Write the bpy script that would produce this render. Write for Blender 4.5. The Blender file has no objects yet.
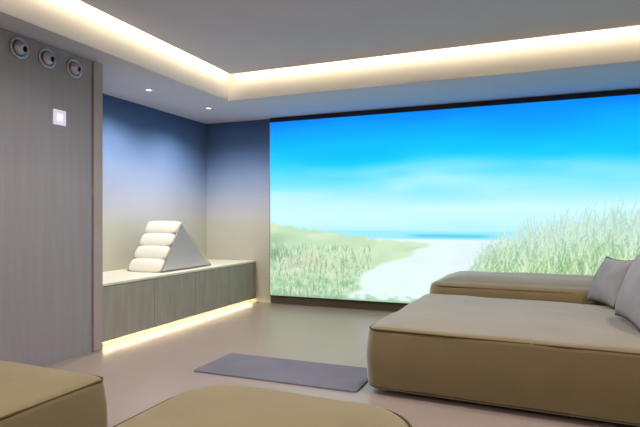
import bpy, bmesh, math, random
import numpy as np
from mathutils import Vector, Matrix, noise
random.seed(7)
PI = math.pi
S = bpy.context.scene
C = S.collection

# ------------------------------------------------------------------ camera, world, exposure
FPX = 520.0
cam_d = bpy.data.cameras.new('camera')
cam_d.sensor_width = 36.0
cam_d.lens = 36.0 * FPX / 640.0
cam_d.shift_y = (219 - 213.5) / 640.0
cam_d.clip_start = 0.02
cam = bpy.data.objects.new('camera', cam_d)
C.objects.link(cam)
cam.location = (0, 0, 1.1)
cam.rotation_euler = (PI / 2, 0, math.atan2(208.0, FPX))
S.camera = cam
w = bpy.data.worlds.new('world')
S.world = w
w.use_nodes = True
w.node_tree.nodes['Background'].inputs[0].default_value = (0.5, 0.5, 0.6, 1)
w.node_tree.nodes['Background'].inputs[1].default_value = 0.05
S.view_settings.view_transform = 'Standard'
S.view_settings.look = 'None'
S.view_settings.exposure = 0.0
S.view_settings.gamma = 1.0
S.view_settings.use_curve_mapping = False
try:
    S.cycles.max_bounces = 10
    S.cycles.diffuse_bounces = 6
    S.cycles.use_denoising = True
    S.cycles.sample_clamp_indirect = 4.0
except Exception:
    pass

COVE = 60.0         # cove LED emission
SPOT = 115.0         # power (W) of the added, unseen room downlights
NICHE = 70.0        # niche downlight power
PLINTH = 26.0        # LED under the bench
SCREEN = 1.12

# room dimensions
XL, XR, YF, YB = -3.35, 2.45, -1.9, 6.08
XN = -4.12
ZS, ZT = 2.41, 2.80
TX0, TX1, TY0, TY1 = -3.09, 2.05, -1.2, 4.98    # tray
YN0 = 3.40                                         # niche start


# ------------------------------------------------------------------ helpers
def s2l(c):
    c = c / 255.0
    return c / 12.92 if c <= 0.04045 else ((c + 0.055) / 1.055) ** 2.4


def rgb(r, g, b):
    return (s2l(r), s2l(g), s2l(b), 1)


def mat(name, col, rough=0.6, bump=0.0, bscale=200, var=0.0, vscale=3, spec=0.4, metal=0.0, sheen=0.0, stretch=None):
    m = bpy.data.materials.new(name)
    m.use_nodes = True
    nt = m.node_tree
    b = nt.nodes['Principled BSDF']
    b.inputs['Base Color'].default_value = col
    b.inputs['Roughness'].default_value = rough
    b.inputs['Specular IOR Level'].default_value = spec
    b.inputs['Metallic'].default_value = metal
    if sheen:
        b.inputs['Sheen Weight'].default_value = sheen
    tc = nt.nodes.new('ShaderNodeTexCoord')
    src = tc.outputs['Object']
    if stretch:
        mp = nt.nodes.new('ShaderNodeMapping')
        mp.inputs['Scale'].default_value = stretch
        nt.links.new(src, mp.inputs[0])
        src = mp.outputs[0]
    if var:
        n = nt.nodes.new('ShaderNodeTexNoise')
        n.inputs['Scale'].default_value = vscale
        n.inputs['Detail'].default_value = 5
        nt.links.new(src, n.inputs['Vector'])
        r = nt.nodes.new('ShaderNodeValToRGB')
        r.color_ramp.elements[0].position = 0.3
        r.color_ramp.elements[1].position = 0.7
        r.color_ramp.elements[0].color = tuple(c * (1 - var) for c in col[:3]) + (1,)
        r.color_ramp.elements[1].color = tuple(min(1, c * (1 + var)) for c in col[:3]) + (1,)
        nt.links.new(n.outputs['Fac'], r.inputs[0])
        nt.links.new(r.outputs[0], b.inputs['Base Color'])
    if bump:
        n = nt.nodes.new('ShaderNodeTexNoise')
        n.inputs['Scale'].default_value = bscale
        n.inputs['Detail'].default_value = 3
        nt.links.new(src, n.inputs['Vector'])
        bp = nt.nodes.new('ShaderNodeBump')
        bp.inputs['Strength'].default_value = bump
        bp.inputs['Distance'].default_value = 0.004
        nt.links.new(n.outputs['Fac'], bp.inputs['Height'])
        nt.links.new(bp.outputs[0], b.inputs['Normal'])
    return m


def emit(name, col, strength):
    m = bpy.data.materials.new(name)
    m.use_nodes = True
    b = m.node_tree.nodes['Principled BSDF']
    b.inputs['Base Color'].default_value = (0.8, 0.8, 0.8, 1)
    b.inputs['Emission Color'].default_value = col
    b.inputs['Emission Strength'].default_value = strength
    return m


def add_box(bm, x0, x1, y0, y1, z0, z1):
    vs = [bm.verts.new(p) for p in [(x0, y0, z0), (x1, y0, z0), (x1, y1, z0), (x0, y1, z0),
                                    (x0, y0, z1), (x1, y0, z1), (x1, y1, z1), (x0, y1, z1)]]
    for f in [(3, 2, 1, 0), (4, 5, 6, 7), (0, 1, 5, 4), (1, 2, 6, 5), (2, 3, 7, 6), (3, 0, 4, 7)]:
        bm.faces.new([vs[i] for i in f])


def boxes(lst):
    bm = bmesh.new()
    for b in lst:
        add_box(bm, *b)
    return bm


def bevelled(lst, r=0.004, seg=2):
    bm = boxes(lst)
    bmesh.ops.bevel(bm, geom=bm.edges[:], offset=r, segments=seg, affect='EDGES', profile=0.5)
    return bm


def obj(name, bm, m, parent=None, smooth=False, origin=None):
    if origin is not None:
        bmesh.ops.translate(bm, verts=bm.verts[:], vec=-Vector(origin))
    me = bpy.data.meshes.new(name)
    bm.normal_update()
    bm.to_mesh(me)
    bm.free()
    me.materials.append(m)
    if smooth:
        for p in me.polygons:
            p.use_smooth = True
    o = bpy.data.objects.new(name, me)
    C.objects.link(o)
    if origin is not None and parent is None:
        o.location = origin
    if parent:
        o.parent = parent
    return o


def struct(name, bm, m):
    o = obj(name, bm, m)
    o['kind'] = 'structure'
    return o


def tag(o, label, cat, group=None):
    o['label'] = label
    o['category'] = cat
    if group:
        o['group'] = group
    return o


def thing(name, label, cat, loc=(0, 0, 0), rotz=0, group=None):
    o = bpy.data.objects.new(name, None)
    C.objects.link(o)
    o.location = loc
    o.rotation_euler = (0, 0, rotz)
    return tag(o, label, cat, group)


def dup(root, loc, label=None):
    r = root.copy()
    C.objects.link(r)
    r.location = loc
    if label:
        r['label'] = label
    for ch in list(root.children):
        c = ch.copy()
        C.objects.link(c)
        c.parent = r
        for g in ch.children:
            d = g.copy()
            C.objects.link(d)
            d.parent = c
    return r


def tube(bm, pts, r, closed=False, n=8):
    pts = [Vector(p) for p in pts]
    N = len(pts)
    rings = []
    for i, p in enumerate(pts):
        a = pts[(i - 1) % N] if (closed or i > 0) else p
        b = pts[(i + 1) % N] if (closed or i < N - 1) else p
        t = (b - a).normalized()
        up = Vector((0, 0, 1)) if abs(t.z) < 0.9 else Vector((1, 0, 0))
        s = t.cross(up).normalized()
        u = s.cross(t).normalized()
        rings.append([bm.verts.new(p + (s * math.cos(2 * PI * k / n) + u * math.sin(2 * PI * k / n)) * r) for k in range(n)])
    for i in range(N if closed else N - 1):
        A, B = rings[i], rings[(i + 1) % N]
        for k in range(n):
            bm.faces.new([A[k], A[(k + 1) % n], B[(k + 1) % n], B[k]])
    if not closed:
        bm.faces.new(list(reversed(rings[0])))
        bm.faces.new(rings[-1])


def rrect(hx, hy, r, ns=14, nc=8):
    """rounded rectangle outline, counter-clockwise"""
    r = min(r, hx - 1e-4, hy - 1e-4)
    r = max(r, 1e-4)
    pts = []
    cs = [(hx - r, hy - r, 0), (-hx + r, hy - r, 90), (-hx + r, -hy + r, 180), (hx - r, -hy + r, 270)]
    for q in range(4):
        cx, cy, a0 = cs[q]
        for k in range(nc + 1):
            a = math.radians(a0 + 90.0 * k / nc)
            pts.append((cx + r * math.cos(a), cy + r * math.sin(a)))
        nx, ny, a1 = cs[(q + 1) % 4]
        sx, sy = pts[-1]
        a = math.radians(a1)
        ex, ey = nx + r * math.cos(a), ny + r * math.sin(a)
        for k in range(1, ns):
            f = k / ns
            pts.append((sx + (ex - sx) * f, sy + (ey - sy) * f))
    return pts


def soft_block(hx, hy, z0, z1, rc, re, puff=0.03, bulge=0.015, wr=0.006, seed=0.0):
    """upholstered block: rounded plan corners rc, rounded edges re, crowned top and bulging sides"""
    bm = bmesh.new()
    prof = []            # (inset, z)
    m = min(hx, hy)
    prof.append((m * 0.98, z0))
    prof.append((m * 0.5, z0))
    for k in range(5):
        a = PI / 2 * k / 4
        prof.append((re * (1 - math.sin(a)), z0 + re * (1 - math.cos(a))))
    for k in range(1, 8):
        f = k / 8
        prof.append((-bulge * math.sin(PI * f), z0 + re + (z1 - z0 - 2 * re) * f))
    for k in range(6):
        a = PI / 2 * k / 5
        prof.append((re * (1 - math.cos(a)), z1 - re + re * math.sin(a)))
    for k in range(1, 13):
        f = k / 12
        i = re + (m * 0.985 - re) * f
        prof.append((i, z1 + puff * math.sin(PI / 2 * min(1, f * 1.6)) ** 0.8))
    rings = []
    for ins, z in prof:
        ring = []
        for x, y in rrect(hx - ins, hy - ins, max(rc - ins, 0.004)):
            ring.append(bm.verts.new((x, y, z)))
        rings.append(ring)
    n = len(rings[0])
    for A, B in zip(rings, rings[1:]):
        for k in range(n):
            bm.faces.new([A[k], A[(k + 1) % n], B[(k + 1) % n], B[k]])
    bm.faces.new(list(reversed(rings[0])))
    bm.faces.new(rings[-1])
    for v in bm.verts:
        if v.co.z > z0 + 0.02:
            d = noise.noise(v.co * 3.2 + Vector((seed, 0, 0))) * wr * 1.6 + noise.noise(v.co * 9 + Vector((seed, 3, 0))) * wr * 0.5
            dirv = Vector((v.co.x / hx, v.co.y / hy, 0.9 if v.co.z > z1 - 0.06 else 0))
            v.co += dirv * d
    return bm


def piping(hx, hy, z, rc, r=0.006, off=0.0):
    bm = bmesh.new()
    tube(bm, [(x, y, z) for x, y in rrect(hx + off, hy + off, rc)], r, closed=True, n=6)
    return bm


# ------------------------------------------------------------------ materials
M_ceil = mat('ceiling_paint', rgb(198, 197, 210), 0.9, var=0.02)
M_wall = mat('wall_paint', rgb(196, 190, 182), 0.85, var=0.03)
M_lam = mat('grey_laminate', rgb(152, 149, 151), 0.5, bump=0.15, bscale=60, var=0.05, vscale=4, stretch=(6, 6, 0.4))
M_lam2 = mat('grey_oak', rgb(160, 157, 146), 0.5, bump=0.15, bscale=60, var=0.10, vscale=5, stretch=(3, 3, 0.5))
M_trim = mat('taupe_trim', rgb(172, 162, 156), 0.5, var=0.04)
M_stone = mat('pale_bench_top', rgb(232, 230, 205), 0.45, var=0.03)
M_dark = mat('dark_gap', rgb(26, 26, 30), 0.6)
M_skirt = mat('dark_skirting', rgb(84, 76, 60), 0.55)
M_sofa = mat('olive_tan_fabric', rgb(124, 109, 70), 0.95, bump=0.5, bscale=400, var=0.06, vscale=5, spec=0.25, sheen=0.9)
M_sofap = mat('tan_piping', rgb(90, 76, 50), 0.9, spec=0.15)
M_pouf = mat('sand_fabric', rgb(142, 128, 92), 0.95, bump=0.5, bscale=400, var=0.06, vscale=5, spec=0.15, sheen=0.15)
M_pil = mat('grey_pillow_fabric', rgb(150, 149, 150), 0.95, bump=0.5, bscale=400, var=0.06, vscale=6, spec=0.15, sheen=0.2)
M_cream = mat('cream_fabric', rgb(246, 244, 226), 0.9, bump=0.3, bscale=300, spec=0.2)
M_lilac = mat('pale_grey_fabric', rgb(206, 203, 206), 0.9, bump=0.3, bscale=300, spec=0.2)
M_band = mat('slate_band', rgb(114, 114, 122), 0.9, bump=0.8, bscale=260, var=0.10, vscale=3, spec=0.2)
M_chrome = mat('brushed_ring', rgb(190, 190, 200), 0.3, metal=0.85)
M_black = mat('black_plastic', rgb(10, 10, 14), 0.4)
M_white = mat('white_plastic', rgb(230, 230, 235), 0.35)
M_warm = emit('warm_led', (1.0, 0.82, 0.42, 1), COVE)
M_warm2 = emit('warm_plinth_led', (1.0, 0.80, 0.52, 1), PLINTH)
M_lamp = emit('lamp_lens', (1.0, 0.93, 0.82, 1), 6.0)
M_key = emit('lit_key', (0.80, 0.85, 1.0, 1), 3.0)
M_key2 = emit('lit_keypad_face', (0.62, 0.62, 0.85, 1), 0.5)


def floor_mat():
    m = bpy.data.materials.new('warm_stone_tiles')
    m.use_nodes = True
    nt = m.node_tree
    b = nt.nodes['Principled BSDF']
    tc = nt.nodes.new('ShaderNodeTexCoord')
    br = nt.nodes.new('ShaderNodeTexBrick')
    br.offset = 0.0
    br.inputs['Scale'].default_value = 1.0
    br.inputs['Brick Width'].default_value = 1.2
    br.inputs['Row Height'].default_value = 1.2
    br.inputs['Mortar Size'].default_value = 0.0025
    br.inputs['Color1'].default_value = rgb(162, 147, 134)
    br.inputs['Color2'].default_value = rgb(159, 144, 131)
    br.inputs['Mortar'].default_value = rgb(148, 134, 122)
    nt.links.new(tc.outputs['Object'], br.inputs['Vector'])
    n = nt.nodes.new('ShaderNodeTexNoise')
    n.inputs['Scale'].default_value = 2.5
    n.inputs['Detail'].default_value = 6
    nt.links.new(tc.outputs['Object'], n.inputs['Vector'])
    mx = nt.nodes.new('ShaderNodeMix')
    mx.data_type = 'RGBA'
    mx.blend_type = 'MULTIPLY'
    mx.inputs[0].default_value = 0.18
    nt.links.new(br.outputs['Color'], mx.inputs[6])
    nt.links.new(n.outputs['Fac'], mx.inputs[7])
    nt.links.new(mx.outputs[2], b.inputs['Base Color'])
    b.inputs['Roughness'].default_value = 0.30
    b.inputs['Specular IOR Level'].default_value = 0.5
    return m


def paper_mat():
    """printed beach wallpaper: blue sky fading down to pale haze and sand"""
    m = bpy.data.materials.new('printed_sky_wallpaper')
    m.use_nodes = True
    nt = m.node_tree
    b = nt.nodes['Principled BSDF']
    b.inputs['Roughness'].default_value = 0.8
    tc = nt.nodes.new('ShaderNodeTexCoord')
    sp = nt.nodes.new('ShaderNodeSeparateXYZ')
    nt.links.new(tc.outputs['Object'], sp.inputs[0])
    n = nt.nodes.new('ShaderNodeTexNoise')
    n.inputs['Scale'].default_value = 1.6
    n.inputs['Detail'].default_value = 4
    nt.links.new(tc.outputs['Object'], n.inputs['Vector'])
    ad = nt.nodes.new('ShaderNodeMath')
    ad.operation = 'MULTIPLY_ADD'
    ad.inputs[1].default_value = 0.12
    nt.links.new(n.outputs['Fac'], ad.inputs[0])
    nt.links.new(sp.outputs['Z'], ad.inputs[2])
    dv = nt.nodes.new('ShaderNodeMath')
    dv.operation = 'DIVIDE'
    dv.inputs[1].default_value = 2.5
    nt.links.new(ad.outputs[0], dv.inputs[0])
    r = nt.nodes.new('ShaderNodeValToRGB')
    stops = [(0.0, (190, 190, 158)), (1.08, (198, 199, 182)), (1.20, (198, 199, 196)), (1.40, (182, 188, 200)),
             (1.62, (150, 168, 194)), (1.90, (108, 138, 176)), (2.2, (82, 114, 156)), (2.46, (64, 86, 130))]
    els = r.color_ramp.elements
    while len(els) < len(stops):
        els.new(0.5)
    for e, (z, c) in zip(els, stops):
        e.position = min(1, z / 2.5)
        e.color = rgb(*c)
    nt.links.new(dv.outputs[0], r.inputs[0])
    nt.links.new(r.outputs[0], b.inputs['Base Color'])
    return m


M_floor = floor_mat()
M_paper = paper_mat()

# ------------------------------------------------------------------ structure
T = 0.12
struct('floor', boxes([(XN - T, XR + T, YF - T, YB + T, -0.12, 0)]), M_floor)
struct('ceiling', boxes([(XN - T, XR + T, YF - T, YB + T, ZT, ZT + 0.12)]), M_ceil)
struct('ceiling_soffit', boxes([(XN, TX0, YF, YB, ZS, ZT), (TX1, XR, YF, YB, ZS, ZT),
                                (TX0, TX1, YF, TY0, ZS, ZT), (TX0, TX1, TY1, YB, ZS, ZT)]), M_ceil)
G = 0.085
struct('ceiling_panel', bevelled([(TX0 + G, TX1 - G, TY0 + G, TY1 - G, 2.675, 2.715)], 0.004), M_ceil)
struct('wall_left', boxes([(XN - T, XL, YF, 3.29, 0, ZS - 0.001)]), M_lam)
struct('trim_1', bevelled([(XL - 0.10, XL + 0.012, 3.305, YN0, 0, ZS - 0.001)], 0.003), M_trim)
struct('wall_niche_side', boxes([(XN, XL - 0.101, 3.291, YN0 - 0.001, 0, ZS - 0.001)]), M_paper)
struct('wall_niche', boxes([(XN - T, XN, 3.291, YB + T, 0, ZS - 0.001)]), M_paper)
struct('wall_back', boxes([(XN + 0.0005, XR, YB, YB + T, 0, ZS - 0.001)]), M_paper)
struct('wall_right', boxes([(XR, XR + T, YF, YB + T, 0, ZS - 0.001)]), M_wall)
struct('wall_front', boxes([(XL, XR, YF - T, YF, 0, ZS - 0.001)]), M_wall)
struct('baseboard_back', bevelled([(-3.12, XR - 0.01, YB - 0.02, YB - 0.001, 0, 0.10)], 0.003), M_skirt)

# ------------------------------------------------------------------ cove LED strips (inside the ceiling gap)
zl0, zl1 = 2.690, 2.702
sx0, sx1, sy0, sy1 = TX0 + G - 0.0085, TX1 - G + 0.0085, TY0 + G - 0.0085, TY1 - G + 0.0085
for b, lab in [((sx0, sx0 + 0.008, sy0, sy1, zl0, zl1), 'warm LED strip in the ceiling cove above the grey left wall'),
               ((sx0 + 0.02, sx1 - 0.02, sy1 - 0.008, sy1, zl0, zl1), 'warm LED strip in the ceiling cove along the beach screen'),
               ((sx1 - 0.008, sx1, sy0, sy1, zl0, zl1), 'warm LED strip in the ceiling cove on the sofa side'),
               ((sx0 + 0.02, sx1 - 0.02, sy0, sy0 + 0.008, zl0, zl1), 'warm LED strip in the ceiling cove behind the viewer')]:
    tag(obj('cove_light_strip', boxes([b]), M_warm, origin=(b[0], b[2], b[4])), lab, 'light strip', 'ceiling cove light strips')


# ------------------------------------------------------------------ ceiling downlights
def lathe(prof, n=32):
    """prof: (radius, z) revolved round z"""
    bm = bmesh.new()
    rings = [[bm.verts.new((r * math.cos(2 * PI * k / n), r * math.sin(2 * PI * k / n), z)) for k in range(n)] for r, z in prof]
    for A, B in zip(rings, rings[1:]):
        for k in range(n):
            bm.faces.new([A[k], A[(k + 1) % n], B[(k + 1) % n], B[k]])
    return bm


def add_spot(x, y, z, power, angle=150, col=(1.0, 0.92, 0.96)):
    l = bpy.data.lights.new('downlight_beam', 'SPOT')
    l.energy = power
    l.color = col
    l.spot_size = math.radians(angle)
    l.spot_blend = 0.8
    l.shadow_soft_size = 0.04
    o = bpy.data.objects.new('downlight_beam', l)
    o.location = (x, y, z)
    C.objects.link(o)
    return o


def downlight(x, y, z, label, power, group):
    t = thing('downlight', label, 'downlight', (x, y, z), 0, group)
    obj('trim_ring', lathe([(0.026, -0.001), (0.028, -0.007), (0.038, -0.005), (0.040, 0.0), (0.026, 0.0), (0.026, -0.001)]), M_white, t, True)
    bm = lathe([(0.0005, -0.0025), (0.0255, -0.0025), (0.0255, -0.0005), (0.0005, -0.0005)])
    obj('lens', bm, M_lamp, t)
    s = add_spot(0, 0, -0.02, power)
    s.parent = t
    return t


downlight(-3.57, 4.25, ZS, 'small recessed ceiling downlight over the niche bench, the one nearer the grey wall', NICHE, 'downlights over the bench')
downlight(-3.50, 5.21, ZS, 'small recessed ceiling downlight over the bench, the one nearer the beach screen', NICHE, 'downlights over the bench')
k = 0
for x in (-2.0, -0.4, 1.2):  # lamps added out of view to raise the general room light
    for y in (-0.6, 2.6 + (x + 2.0) * 0.25):
        downlight(x, y, 2.675, 'added unseen downlight in the flat ceiling panel above the seating', SPOT, 'added downlights above the seating')


# ------------------------------------------------------------------ the backlit beach picture
SX0, SX1, SZ0, SZ1 = -3.11, 2.30, 0.112, 2.352
SY = 6.035


def P(u, v):
    a = u - 320.0
    th = math.atan2(208.0, FPX)
    c, s = math.cos(th), math.sin(th)
    dx, dy, dz = a * c - FPX * s, a * s + FPX * c, 219.0 - v
    t = SY / dy
    return dx * t, 1.1 + dz * t


def paint():
    NX, NZ = 640, 264
    xs = np.linspace(SX0, SX1, NX)
    zs = np.linspace(SZ0, SZ1, NZ)
    X, Z = np.meshgrid(xs, zs)
    rng = np.random.RandomState(3)

    def smooth_noise(sx, sz, seed):
        r = np.random.RandomState(seed)
        gx, gz = max(2, int((SX1 - SX0) / sx) + 2), max(2, int((SZ1 - SZ0) / sz) + 2)
        g = r.rand(gz, gx)
        fx = (X - SX0) / (SX1 - SX0) * (gx - 1.001)
        fz = (Z - SZ0) / (SZ1 - SZ0) * (gz - 1.001)
        ix, iz = fx.astype(int), fz.astype(int)
        tx, tz = fx - ix, fz - iz
        tx = tx * tx * (3 - 2 * tx)
        tz = tz * tz * (3 - 2 * tz)
        return (g[iz, ix] * (1 - tx) * (1 - tz) + g[iz, ix + 1] * tx * (1 - tz) + g[iz + 1, ix] * (1 - tx) * tz + g[iz + 1, ix + 1] * tx * tz)

    # sky
    st = [(0.0, (205, 240, 240)), (0.95, (176, 235, 248)), (1.05, (194, 240, 248)), (1.20, (200, 242, 247)), (1.38, (160, 232, 250)), (1.52, (128, 226, 250)),
          (1.68, (84, 212, 250)), (1.82, (16, 196, 252)), (1.98, (0, 182, 252)), (2.14, (0, 162, 250)), (2.28, (0, 140, 250)), (2.36, (0, 128, 246))]
    zz = [a for a, _ in st]
    wob = (smooth_noise(1.3, 0.25, 1) - 0.5) * 0.13 + (smooth_noise(0.5, 0.12, 2) - 0.5) * 0.06
    Zw = Z + wob * (Z > 1.0)
    img = np.stack([np.interp(Zw, zz, [c[i] for _, c in st]) for i in range(3)], -1)
    # soft cloud haze
    cl = np.clip(smooth_noise(1.1, 0.16, 5) * 0.6 + smooth_noise(0.35, 0.08, 6) * 0.4 - 0.5, 0, 1) * 2.0
    cl *= np.exp(-((Z - 1.5) / 0.26) ** 2)
    img = img * (1 - cl[..., None] * 0.5) + np.array([215, 244, 248]) * cl[..., None] * 0.5

    def mix(mask, col):
        m = np.clip(mask, 0, 1)[..., None]
        img[:] = img * (1 - m) + np.array(col, float) * m

    # sea
    mix(np.clip((0.965 - Z) / 0.012, 0, 1) * 0.75, (150, 226, 246))
    x0, z0 = P(418, 236)
    x1, _ = P(492, 236)
    seam = np.exp(-((Z - 0.905) / 0.022) ** 2) * np.clip((X - x0 + 0.2) / 0.25, 0, 1) * np.clip((x1 + 0.1 - X) / 0.25, 0, 1)
    mix(seam * 0.95, (88, 200, 226))
    # sand
    sand = np.clip((0.875 - Z) / 0.02, 0, 1)
    mix(sand, (224, 243, 238))
    n1 = smooth_noise(0.22, 0.07, 8)
    n2 = smooth_noise(0.07, 0.035, 9)
    mix(sand * np.clip((X + 0.9) / 0.5, 0, 1) * 0.7, (222, 234, 252))
    mix(sand * np.clip(n1 - 0.55, 0, 1) * 0.6, (205, 220, 235))

    def curve(pts):
        q = sorted(P(u, v) for u, v in pts)
        return np.interp(X, [a for a, _ in q], [b for _, b in q])

    # left dune
    top = curve([(262, 222), (272, 223), (290, 226), (320, 230), (360, 236), (400, 240), (425, 243), (440, 248)]) + (n2 - 0.5) * 0.05
    right = np.interp(Z, [P(365, 300)[1], P(372, 278)[1], P(392, 262)[1], P(432, 246)[1]],
                      [P(352, 300)[0], P(366, 278)[0], P(392, 262)[0], P(434, 246)[0]]) + (n1 - 0.5) * 0.14
    dune = np.clip((top - Z) / 0.03, 0, 1) * np.clip((right - X) / 0.12, 0, 1)
    mix(dune, (190, 220, 184))
    mix(dune * np.clip((n1 - 0.45) * 4, 0, 1) * 0.7, (210, 230, 196))
    xb, zb = P(300, 262)
    mix(dune * np.exp(-((X - xb) / 0.42) ** 2 - ((Z - zb) / 0.10) ** 2) * 0.95, (212, 212, 186))
    xb, zb = P(276, 254)
    mix(dune * np.exp(-((X - xb) / 0.16) ** 2 - ((Z - zb) / 0.09) ** 2), (112, 152, 122))
    xb, zb = P(276, 240)
    mix(dune * np.exp(-((X - xb) / 0.22) ** 2 - ((Z - zb) / 0.08) ** 2) * 0.7, (150, 185, 155))
    low = dune * np.clip((P(320, 272)[1] - Z) / 0.12, 0, 1)
    mix(low * np.clip(n2 * 1.4 - 0.2, 0, 1), (148, 190, 148))
    mix(dune * np.clip((0.17 - Z) / 0.05, 0, 1) * 0.8, (120, 140, 110))

    # right grassy dune
    rtop = curve([(455, 300), (468, 268), (480, 254), (500, 240), (530, 226), (560, 222), (600, 217), (640, 212), (760, 204)]) + (n2 - 0.5) * 0.10
    g = np.clip((rtop - Z) / 0.16, 0, 1)
    mix(g, (196, 226, 212))
    d = np.clip((0.92 - Z) / 0.25, 0, 1) * g
    mix(d, (146, 194, 118))
    xb, zb = P(497, 262)
    mix(g * np.exp(-((X - xb) / 0.18) ** 2 - ((Z - zb) / 0.10) ** 2) * 0.7, (158, 176, 196))
    mix(g * np.clip((0.52 - Z) / 0.12, 0, 1) * 0.8, (140, 176, 160))

    def blade(x, z, h, lean, col, wd=1, al=0.8):
        n = max(4, int(h / (zs[1] - zs[0])))
        for k in range(n):
            f = k / n
            px = x + lean * f * f
            pz = z + h * f
            ix = int(round((px - SX0) / (SX1 - SX0) * (NX - 1)))
            iz = int(round((pz - SZ0) / (SZ1 - SZ0) * (NZ - 1)))
            if 0 <= ix < NX - 1 and 0 <= iz < NZ:
                e = ix + (wd if f < 0.6 else 1)
                img[iz, ix:e] = img[iz, ix:e] * (1 - al) + np.array(col) * al

    q = [P(u, v) for u, v in [(468, 268), (500, 240), (560, 226), (640, 216), (760, 208)]]
    for i in range(3600):
        x = P(474, 280)[0] + rng.rand() * (SX1 - P(474, 280)[0])
        tp = np.interp(x, [a for a, _ in q], [b for _, b in q])
        z = SZ0 + rng.rand() * (tp - SZ0 - 0.02)
        f = (z - SZ0) / max(0.1, tp - SZ0)
        h = (0.10 + rng.rand() * 0.22) * (1.1 - f * 0.5)
        c0 = np.array([(92, 136, 84), (150, 190, 116), (186, 214, 150), (206, 226, 180), (128, 168, 130), (228, 238, 206)][rng.randint(6)], float)
        c0 = c0 * (1 - f ** 1.3 * 0.85) + np.array([204, 232, 224]) * f ** 1.3 * 0.85
        blade(x, z, h, (rng.rand() - 0.42) * 0.20, c0, 1 + rng.randint(2), 0.75)
    for i in range(70):       # tall seed heads
        x = P(510, 280)[0] + rng.rand() * (SX1 - P(510, 280)[0])
        tp = np.interp(x, [a for a, _ in q], [b for _, b in q])
        blade(x, tp - 0.15, 0.20 + rng.rand() * 0.2, (rng.rand() - 0.3) * 0.2, (172, 208, 206), 1, 0.6)
    for i in range(1300):
        x = SX0 + rng.rand() * 1.35
        z = SZ0 + rng.rand() * 0.62
        ix = int((x - SX0) / (SX1 - SX0) * (NX - 1))
        iz = int((z - SZ0) / (SZ1 - SZ0) * (NZ - 1))
        if dune[iz, ix] > 0.7:
            c0 = [(150, 184, 148), (170, 205, 168), (222, 234, 206), (204, 222, 186), (132, 168, 136)][rng.randint(5)]
            blade(x, z, 0.03 + rng.rand() * 0.07, (rng.rand() - 0.5) * 0.06, c0, 1 + rng.randint(2), 0.6)
    im = np.clip(img / 255.0, 0, 1)
    lin = np.where(im <= 0.04045, im / 12.92, ((im + 0.055) / 1.055) ** 2.4)
    return X, Z, lin


def build_screen():
    t = thing('backlit_screen', 'wall-filling backlit fabric screen showing a bright blue sky, beach and dune grass', 'screen', (-0.4, YB, 0.1))
    X, Z, lin = paint()
    NZ, NX = X.shape
    me = bpy.data.meshes.new('picture')
    co = np.stack([X.ravel() + 0.4, np.full(X.size, SY - YB), Z.ravel() - 0.1], -1)
    idx = np.arange(X.size).reshape(NZ, NX)
    f = np.stack([idx[:-1, :-1].ravel(), idx[:-1, 1:].ravel(), idx[1:, 1:].ravel(), idx[1:, :-1].ravel()], -1)
    me.vertices.add(len(co))
    me.vertices.foreach_set('co', co.ravel().astype(np.float32))
    me.loops.add(f.size)
    me.loops.foreach_set('vertex_index', f.ravel().astype(np.int32))
    me.polygons.add(len(f))
    me.polygons.foreach_set('loop_start', (np.arange(len(f)) * 4).astype(np.int32))
    me.update(calc_edges=True)
    at = me.color_attributes.new('print', 'FLOAT_COLOR', 'POINT')
    c4 = np.ones((X.size, 4), np.float32)
    c4[:, :3] = lin.reshape(-1, 3)
    at.data.foreach_set('color', c4.ravel())
    m = bpy.data.materials.new('backlit_print')
    m.use_nodes = True
    nt = m.node_tree
    b = nt.nodes['Principled BSDF']
    b.inputs['Base Color'].default_value = (0.02, 0.02, 0.02, 1)
    b.inputs['Roughness'].default_value = 0.8
    b.inputs['Specular IOR Level'].default_value = 0.1
    a = nt.nodes.new('ShaderNodeAttribute')
    a.attribute_name = 'print'
    nt.links.new(a.outputs['Color'], b.inputs['Emission Color'])
    b.inputs['Emission Strength'].default_value = SCREEN
    me.materials.append(m)
    o = bpy.data.objects.new('picture', me)
    C.objects.link(o)
    o.parent = t
    e = 0.012

    def loc(bx):
        return (bx[0] + 0.4, bx[1] + 0.4, bx[2] - YB, bx[3] - YB, bx[4] - 0.1, bx[5] - 0.1)
    obj('backing', boxes([loc((SX0, SX1, SY + 0.003, YB - 0.001, SZ0, SZ1))]), M_white, t)
    fr = obj('frame', bevelled([loc((SX0 - e, SX0, SY - 0.006, YB - 0.001, SZ0 - e, SZ1 + e))], 0.002), M_trim, t)
    fr['label'] = 'slim taupe edge strip'
    obj('frame', bevelled([loc((SX1, SX1 + e, SY - 0.006, YB - 0.001, SZ0 - e, SZ1 + e))], 0.002), M_trim, t)
    tp = obj('top_rail', bevelled([loc((SX0, SX1, SY - 0.02, YB - 0.001, SZ1, ZS - 0.004))], 0.003), M_dark, t)
    tp['label'] = 'black strip above the picture'
    obj('bottom_rail', bevelled([loc((SX0, SX1, SY - 0.006, YB - 0.001, SZ0 - e, SZ0))], 0.002), M_dark, t)
    return t


build_screen()


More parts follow.
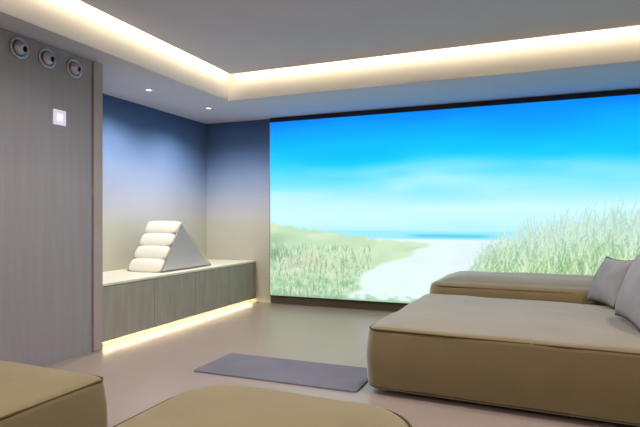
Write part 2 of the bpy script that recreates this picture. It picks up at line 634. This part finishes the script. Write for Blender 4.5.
# ------------------------------------------------------------------ built-in bench in the niche
def build_bench():
    x0, x1, y0, y1 = XN + 0.003, XL, YN0 + 0.003, YB - 0.003
    t = thing('built_in_bench', 'long low grey-brown built-in bench with a pale top in the wall niche', 'bench', (XL, y0, 0))

    def loc(b):
        return (b[0] - XL, b[1] - XL, b[2] - y0, b[3] - y0, b[4], b[5])
    obj('plinth', boxes([loc((x0, x1 - 0.07, y0, y1, 0, 0.05))]), M_lam2, t)
    obj('body', boxes([loc((x0, x1 - 0.022, y0, y1, 0.05, 0.525))]), M_lam2, t)
    n = 4
    L = (y1 - y0) / n
    for i in range(n):
        obj('door', bevelled([loc((x1 - 0.0215, x1, y0 + i * L + 0.002, y0 + (i + 1) * L - 0.002, 0.052, 0.522))], 0.002), M_lam2, t)
    obj('bench_top', bevelled([loc((x0, x1 + 0.006, y0, y1, 0.526, 0.55))], 0.004), M_stone, t)
    ls = obj('light_strip', boxes([loc((x1 - 0.055, x1 - 0.035, y0 + 0.02, y1 - 0.02, 0.0455, 0.0495))]), M_warm2, t)
    ls['label'] = 'warm light strip under the bench front'
    return t


build_bench()


# ------------------------------------------------------------------ triangular cushion on the bench
def build_wedge():
    ox, oy, oz = -3.69, 4.76, 0.5505
    t = thing('triangular_cushion', 'cream and pale grey triangular floor cushion standing on the niche bench', 'cushion', (ox, oy, oz))
    A, B, Cc = Vector((0, -0.44, 0)), Vector((0, 0.46, 0)), Vector((0, -0.10, 0.52))
    hw = 0.215
    # end panels + long slope as core
    bm = bmesh.new()
    r = 0.02

    def outline(s):
        cen = (A + B + Cc) / 3
        return [cen + (p - cen) * s for p in (A, B, Cc)]
    rings = []
    for xx, s in ((-hw, 0.90), (-hw + 0.015, 0.97), (-hw + 0.03, 0.985), (hw - 0.03, 0.985), (hw - 0.015, 0.97), (hw, 0.90)):
        ring = []
        a = outline(s)
        for i in range(3):
            p, q = a[i], a[(i + 1) % 3]
            for k in range(10):
                f = k / 10
                v = p.lerp(q, f)
                ring.append(bm.verts.new((xx, v.y, max(0.002, v.z))))
        rings.append(ring)
    n = len(rings[0])
    for R0, R1 in zip(rings, rings[1:]):
        for k in range(n):
            bm.faces.new([R0[k], R0[(k + 1) % n], R1[(k + 1) % n], R1[k]])
    bm.faces.new(rings[0])
    bm.faces.new(list(reversed(rings[-1])))
    bmesh.ops.recalc_face_normals(bm, faces=bm.faces[:])
    c = obj('core', bm, M_lilac, t, False)
    c['label'] = 'pale grey triangular side'
    # tufted rolls on the steep face (A to C)
    d = (Cc - A)
    nrm = Vector((0, -d.z, d.y)).normalized()
    L = d.length
    N = 4
    for i in range(N):
        p = A + d * ((i + 0.5) / N) + nrm * 0.006
        bm = bmesh.new()
        bmesh.ops.create_uvsphere(bm, u_segments=24, v_segments=16, radius=1)
        ex = 0.35
        for v in bm.verts:
            x, y, z = v.co
            sg = lambda q: math.copysign(abs(q) ** ex, q)
            # poles along x
            x2 = math.copysign(abs(z) ** 0.45, z) * hw
            rr = math.hypot(x, y)
            u_ = (x / rr if rr > 1e-6 else 0) * (rr ** 0.5)
            w_ = (y / rr if rr > 1e-6 else 0) * (rr ** 0.5)
            q = p + d.normalized() * (u_ * L / N * 0.53) + nrm * (w_ * 0.024)
            v.co = Vector((x2, q.y, max(0.003, q.z)))
        obj('tufted_roll', bm, M_cream, t, True)
    bm = bmesh.new()
    a = outline(0.985)
    tube(bm, [(hw - 0.004, p.y, max(p.z, 0.01)) for p in (a[0], a[1], a[2])], 0.011, closed=True, n=8)
    tube(bm, [(-hw + 0.004, p.y, max(p.z, 0.01)) for p in (a[0], a[1], a[2])], 0.011, closed=True, n=8)
    obj('piping', bm, M_cream, t, True)
    return t


build_wedge()


# ------------------------------------------------------------------ air nozzles and keypad on the left wall
def build_nozzle():
    t = thing('air_nozzle', 'round metal ball-jet air nozzle high on the grey wall, leftmost of the three', 'air nozzle', (XL, 2.63, 2.312), 0, 'air nozzles under the soffit')

    def turn(bm, tilt=0.0, z=0.0):
        bmesh.ops.rotate(bm, verts=bm.verts[:], cent=(0, 0, 0), matrix=Matrix.Rotation(PI / 2 + tilt, 3, 'Y'))
        return bm
    # flange, axis +x
    obj('flange', turn(lathe([(0.052, 0.0), (0.075, 0.001), (0.076, 0.008), (0.070, 0.013), (0.060, 0.012), (0.053, 0.004), (0.052, 0.0)], 40)), M_chrome, t, True)
    prof = []
    for k in range(14):
        a = math.radians(2 + 66 * k / 13)
        prof.append((0.052 * math.sin(PI / 2 * 1) * math.cos(math.radians(66) * k / 13 * 1.0), 0.052 * math.sin(math.radians(66) * k / 13) * 0.95))
    prof += [(0.027, 0.040), (0.026, 0.02)]
    ball = turn(lathe(prof, 40), math.radians(12))
    bmesh.ops.rotate(ball, verts=ball.verts[:], cent=(0, 0, 0), matrix=Matrix.Rotation(math.radians(14), 3, 'Z'))
    bmesh.ops.translate(ball, verts=ball.verts[:], vec=(0.004, 0, 0))
    obj('ball', ball, M_chrome, t, True)
    th = turn(lathe([(0.0005, 0.030), (0.0255, 0.030), (0.0255, 0.02), (0.0005, 0.02)], 32), math.radians(12))
    bmesh.ops.rotate(th, verts=th.verts[:], cent=(0, 0, 0), matrix=Matrix.Rotation(math.radians(14), 3, 'Z'))
    bmesh.ops.translate(th, verts=th.verts[:], vec=(0.004, 0, 0))
    obj('outlet', th, M_black, t)
    return t


nz = build_nozzle()
dup(nz, (XL, 2.86, 2.306), 'round metal ball-jet air nozzle high on the grey wall, middle of the three')
dup(nz, (XL, 3.11, 2.296), 'round metal ball-jet air nozzle high on the grey wall, nearest the niche')

t = thing('touch_keypad', 'small square lit white touch keypad on the grey wall below the air nozzles', 'keypad', (XL, 2.97, 1.88))
obj('plate', bevelled([(0, 0.008, -0.058, 0.058, -0.058, 0.058)], 0.003), M_key2, t)
o = obj('lit_key', bevelled([(0.0082, 0.010, -0.022, 0.022, -0.022, 0.022)], 0.0005), M_key, t)
o['label'] = 'bright white glowing centre'


# ------------------------------------------------------------------ rug
bm = bmesh.new()
out = rrect(0.62, 0.265, 0.03)
lo = [bm.verts.new((x, y, 0.0005)) for x, y in out]
hi = [bm.verts.new((x * 0.997, y * 0.99, 0.010)) for x, y in out]
for k in range(len(out)):
    bm.faces.new([lo[k], lo[(k + 1) % len(out)], hi[(k + 1) % len(out)], hi[k]])
bm.faces.new(hi)
bm.faces.new(list(reversed(lo)))
o = obj('band', bm, M_band)  # thin flat slate grey piece lying on the floor
o.location = (-1.625, 3.40, 0)
tag(o, 'narrow slate grey rug lying on the stone floor left of the big sofa', 'band')


# ------------------------------------------------------------------ sofa modules
SOFA_ROT = math.radians(-3.0)


def module(name, label, cat, x0, x1, y0, y1, z1, rc, re, m, puff=0.03, bulge=0.015, seed=0.0, backrest=False, group=None, rot=0.0, wr=0.006):
    cx, cy = (x0 + x1) / 2, (y0 + y1) / 2
    hx, hy = (x1 - x0) / 2, (y1 - y0) / 2
    if rot:           # the sofa stands slightly askew; turn its modules about its front left corner
        c, s = math.cos(rot), math.sin(rot)
        ax, ay = -0.95, 3.16
        cx, cy = ax + (cx - ax) * c - (cy - ay) * s, ay + (cx - ax) * s + (cy - ay) * c
    t = thing(name, label, cat, (cx, cy, 0), rot, group)
    obj('body', soft_block(hx, hy, 0.025, z1, rc, re, puff, bulge, wr, seed), m, t, True)
    obj('piping', piping(hx, hy, z1 - re * 0.45, rc, 0.0055, off=-re * 0.16 - 0.001), M_sofap, t, True)
    obj('piping', piping(hx, hy, 0.025 + re * 0.5, rc, 0.006, off=-re * 0.16), M_sofap, t, True)
    for sx in (-1, 1):
        for sy in (-1, 1):
            bm = lathe([(0.0005, 0), (0.03, 0), (0.03, 0.03), (0.0005, 0.03)], 16)
            bmesh.ops.translate(bm, verts=bm.verts[:], vec=(sx * (hx - 0.22), sy * (hy - 0.22), 0))
            obj('foot', bm, M_black, t)
    if backrest:
        bm = soft_block(0.13, hy - 0.02, z1 + 0.005, z1 + 0.40, 0.06, 0.05, 0.01, 0.01, 0.004, seed + 5)
        bmesh.ops.translate(bm, verts=bm.verts[:], vec=(hx - 0.15, 0, 0))
        obj('backrest', bm, m, t, True)
    return t


module('sofa_chaise', 'large deep olive-tan sofa module in the foreground with dark piping', 'sofa',
       -0.955, 1.30, 3.16, 4.76, 0.425, 0.07, 0.045, M_sofa, 0.018, 0.012, 1.0, True, 'modules of the big sofa', SOFA_ROT)
module('sofa_chaise', 'olive-tan sofa module at the back, between the front module and the beach screen', 'sofa',
       -0.95, 1.30, 4.79, 5.74, 0.525, 0.16, 0.08, M_sofa, 0.055, 0.008, 2.0, True, 'modules of the big sofa', SOFA_ROT)
module('footstool', 'square sand-coloured footstool cut off by the lower left corner of the picture', 'footstool',
       -2.85, -1.665, 0.62, 1.735, 0.435, 0.045, 0.04, M_pouf, 0.02, 0.006, 3.0, False)
module('pouf', 'sand-coloured pouf with rounded corners at the bottom centre, nearest the viewer', 'pouf',
       -1.27, -0.33, 0.75, 1.84, 0.435, 0.22, 0.045, M_pouf, 0.012, 0.01, 4.0, False)


# ------------------------------------------------------------------ pillows
def pillow_bm(wd, ht, th, n=26):
    bm = bmesh.new()
    sides = []
    for s in (-1, 1):
        g = []
        for i in range(n + 1):
            row = []
            for j in range(n + 1):
                a, b = -1 + 2 * i / n, -1 + 2 * j / n
                pin = 1 - 0.09 * (1 - abs(b) ** 2) * abs(a) ** 3
                pin2 = 1 - 0.09 * (1 - abs(a) ** 2) * abs(b) ** 3
                f = ((1 - abs(a) ** 2.4) * (1 - abs(b) ** 2.4)) ** 0.5
                wv = noise.noise(Vector((a * 2, b * 2, s * 3.0))) * 0.012 * f
                row.append(bm.verts.new((s * (th / 2 * f + wv), a * wd / 2 * pin, b * ht / 2 * pin2)))
            g.append(row)
        sides.append(g)
        for i in range(n):
            for j in range(n):
                q = [g[i][j], g[i + 1][j], g[i + 1][j + 1], g[i][j + 1]]
                bm.faces.new(q if s > 0 else list(reversed(q)))
    bmesh.ops.remove_doubles(bm, verts=bm.verts[:], dist=1e-5)
    return bm


def pillow(label, loc, wd, ht, th, rot):
    t = thing('throw_pillow', label, 'pillow', loc, 0, 'pillows on the big sofa')
    t.rotation_euler = rot
    bm = pillow_bm(wd, ht, th)
    obj('cover', bm, M_pil, t, True)
    bm = bmesh.new()
    pts = []
    n = 14
    for k in range(n):
        pts.append((-1 + 2 * k / n, -1))
    for k in range(n):
        pts.append((1, -1 + 2 * k / n))
    for k in range(n):
        pts.append((1 - 2 * k / n, 1))
    for k in range(n):
        pts.append((-1, 1 - 2 * k / n))
    P3 = []
    for a, b in pts:
        pin = 1 - 0.09 * (1 - abs(b) ** 2) * abs(a) ** 3
        pin2 = 1 - 0.09 * (1 - abs(a) ** 2) * abs(b) ** 3
        P3.append((0, a * wd / 2 * pin, b * ht / 2 * pin2))
    tube(bm, P3, 0.005, closed=True, n=6)
    e = obj('seam', bm, M_sofap, t, True)
    return t


pillow('smaller grey throw pillow further back on the big sofa, against the grass in the picture', (0.58, 4.50, 0.625), 0.40, 0.38, 0.15,
       (0, math.radians(24), math.radians(20)))
pillow('large grey throw pillow on the front sofa module, cut off by the right picture edge', (0.66, 3.66, 0.695), 0.60, 0.50, 0.18,
       (0, math.radians(22), math.radians(5)))
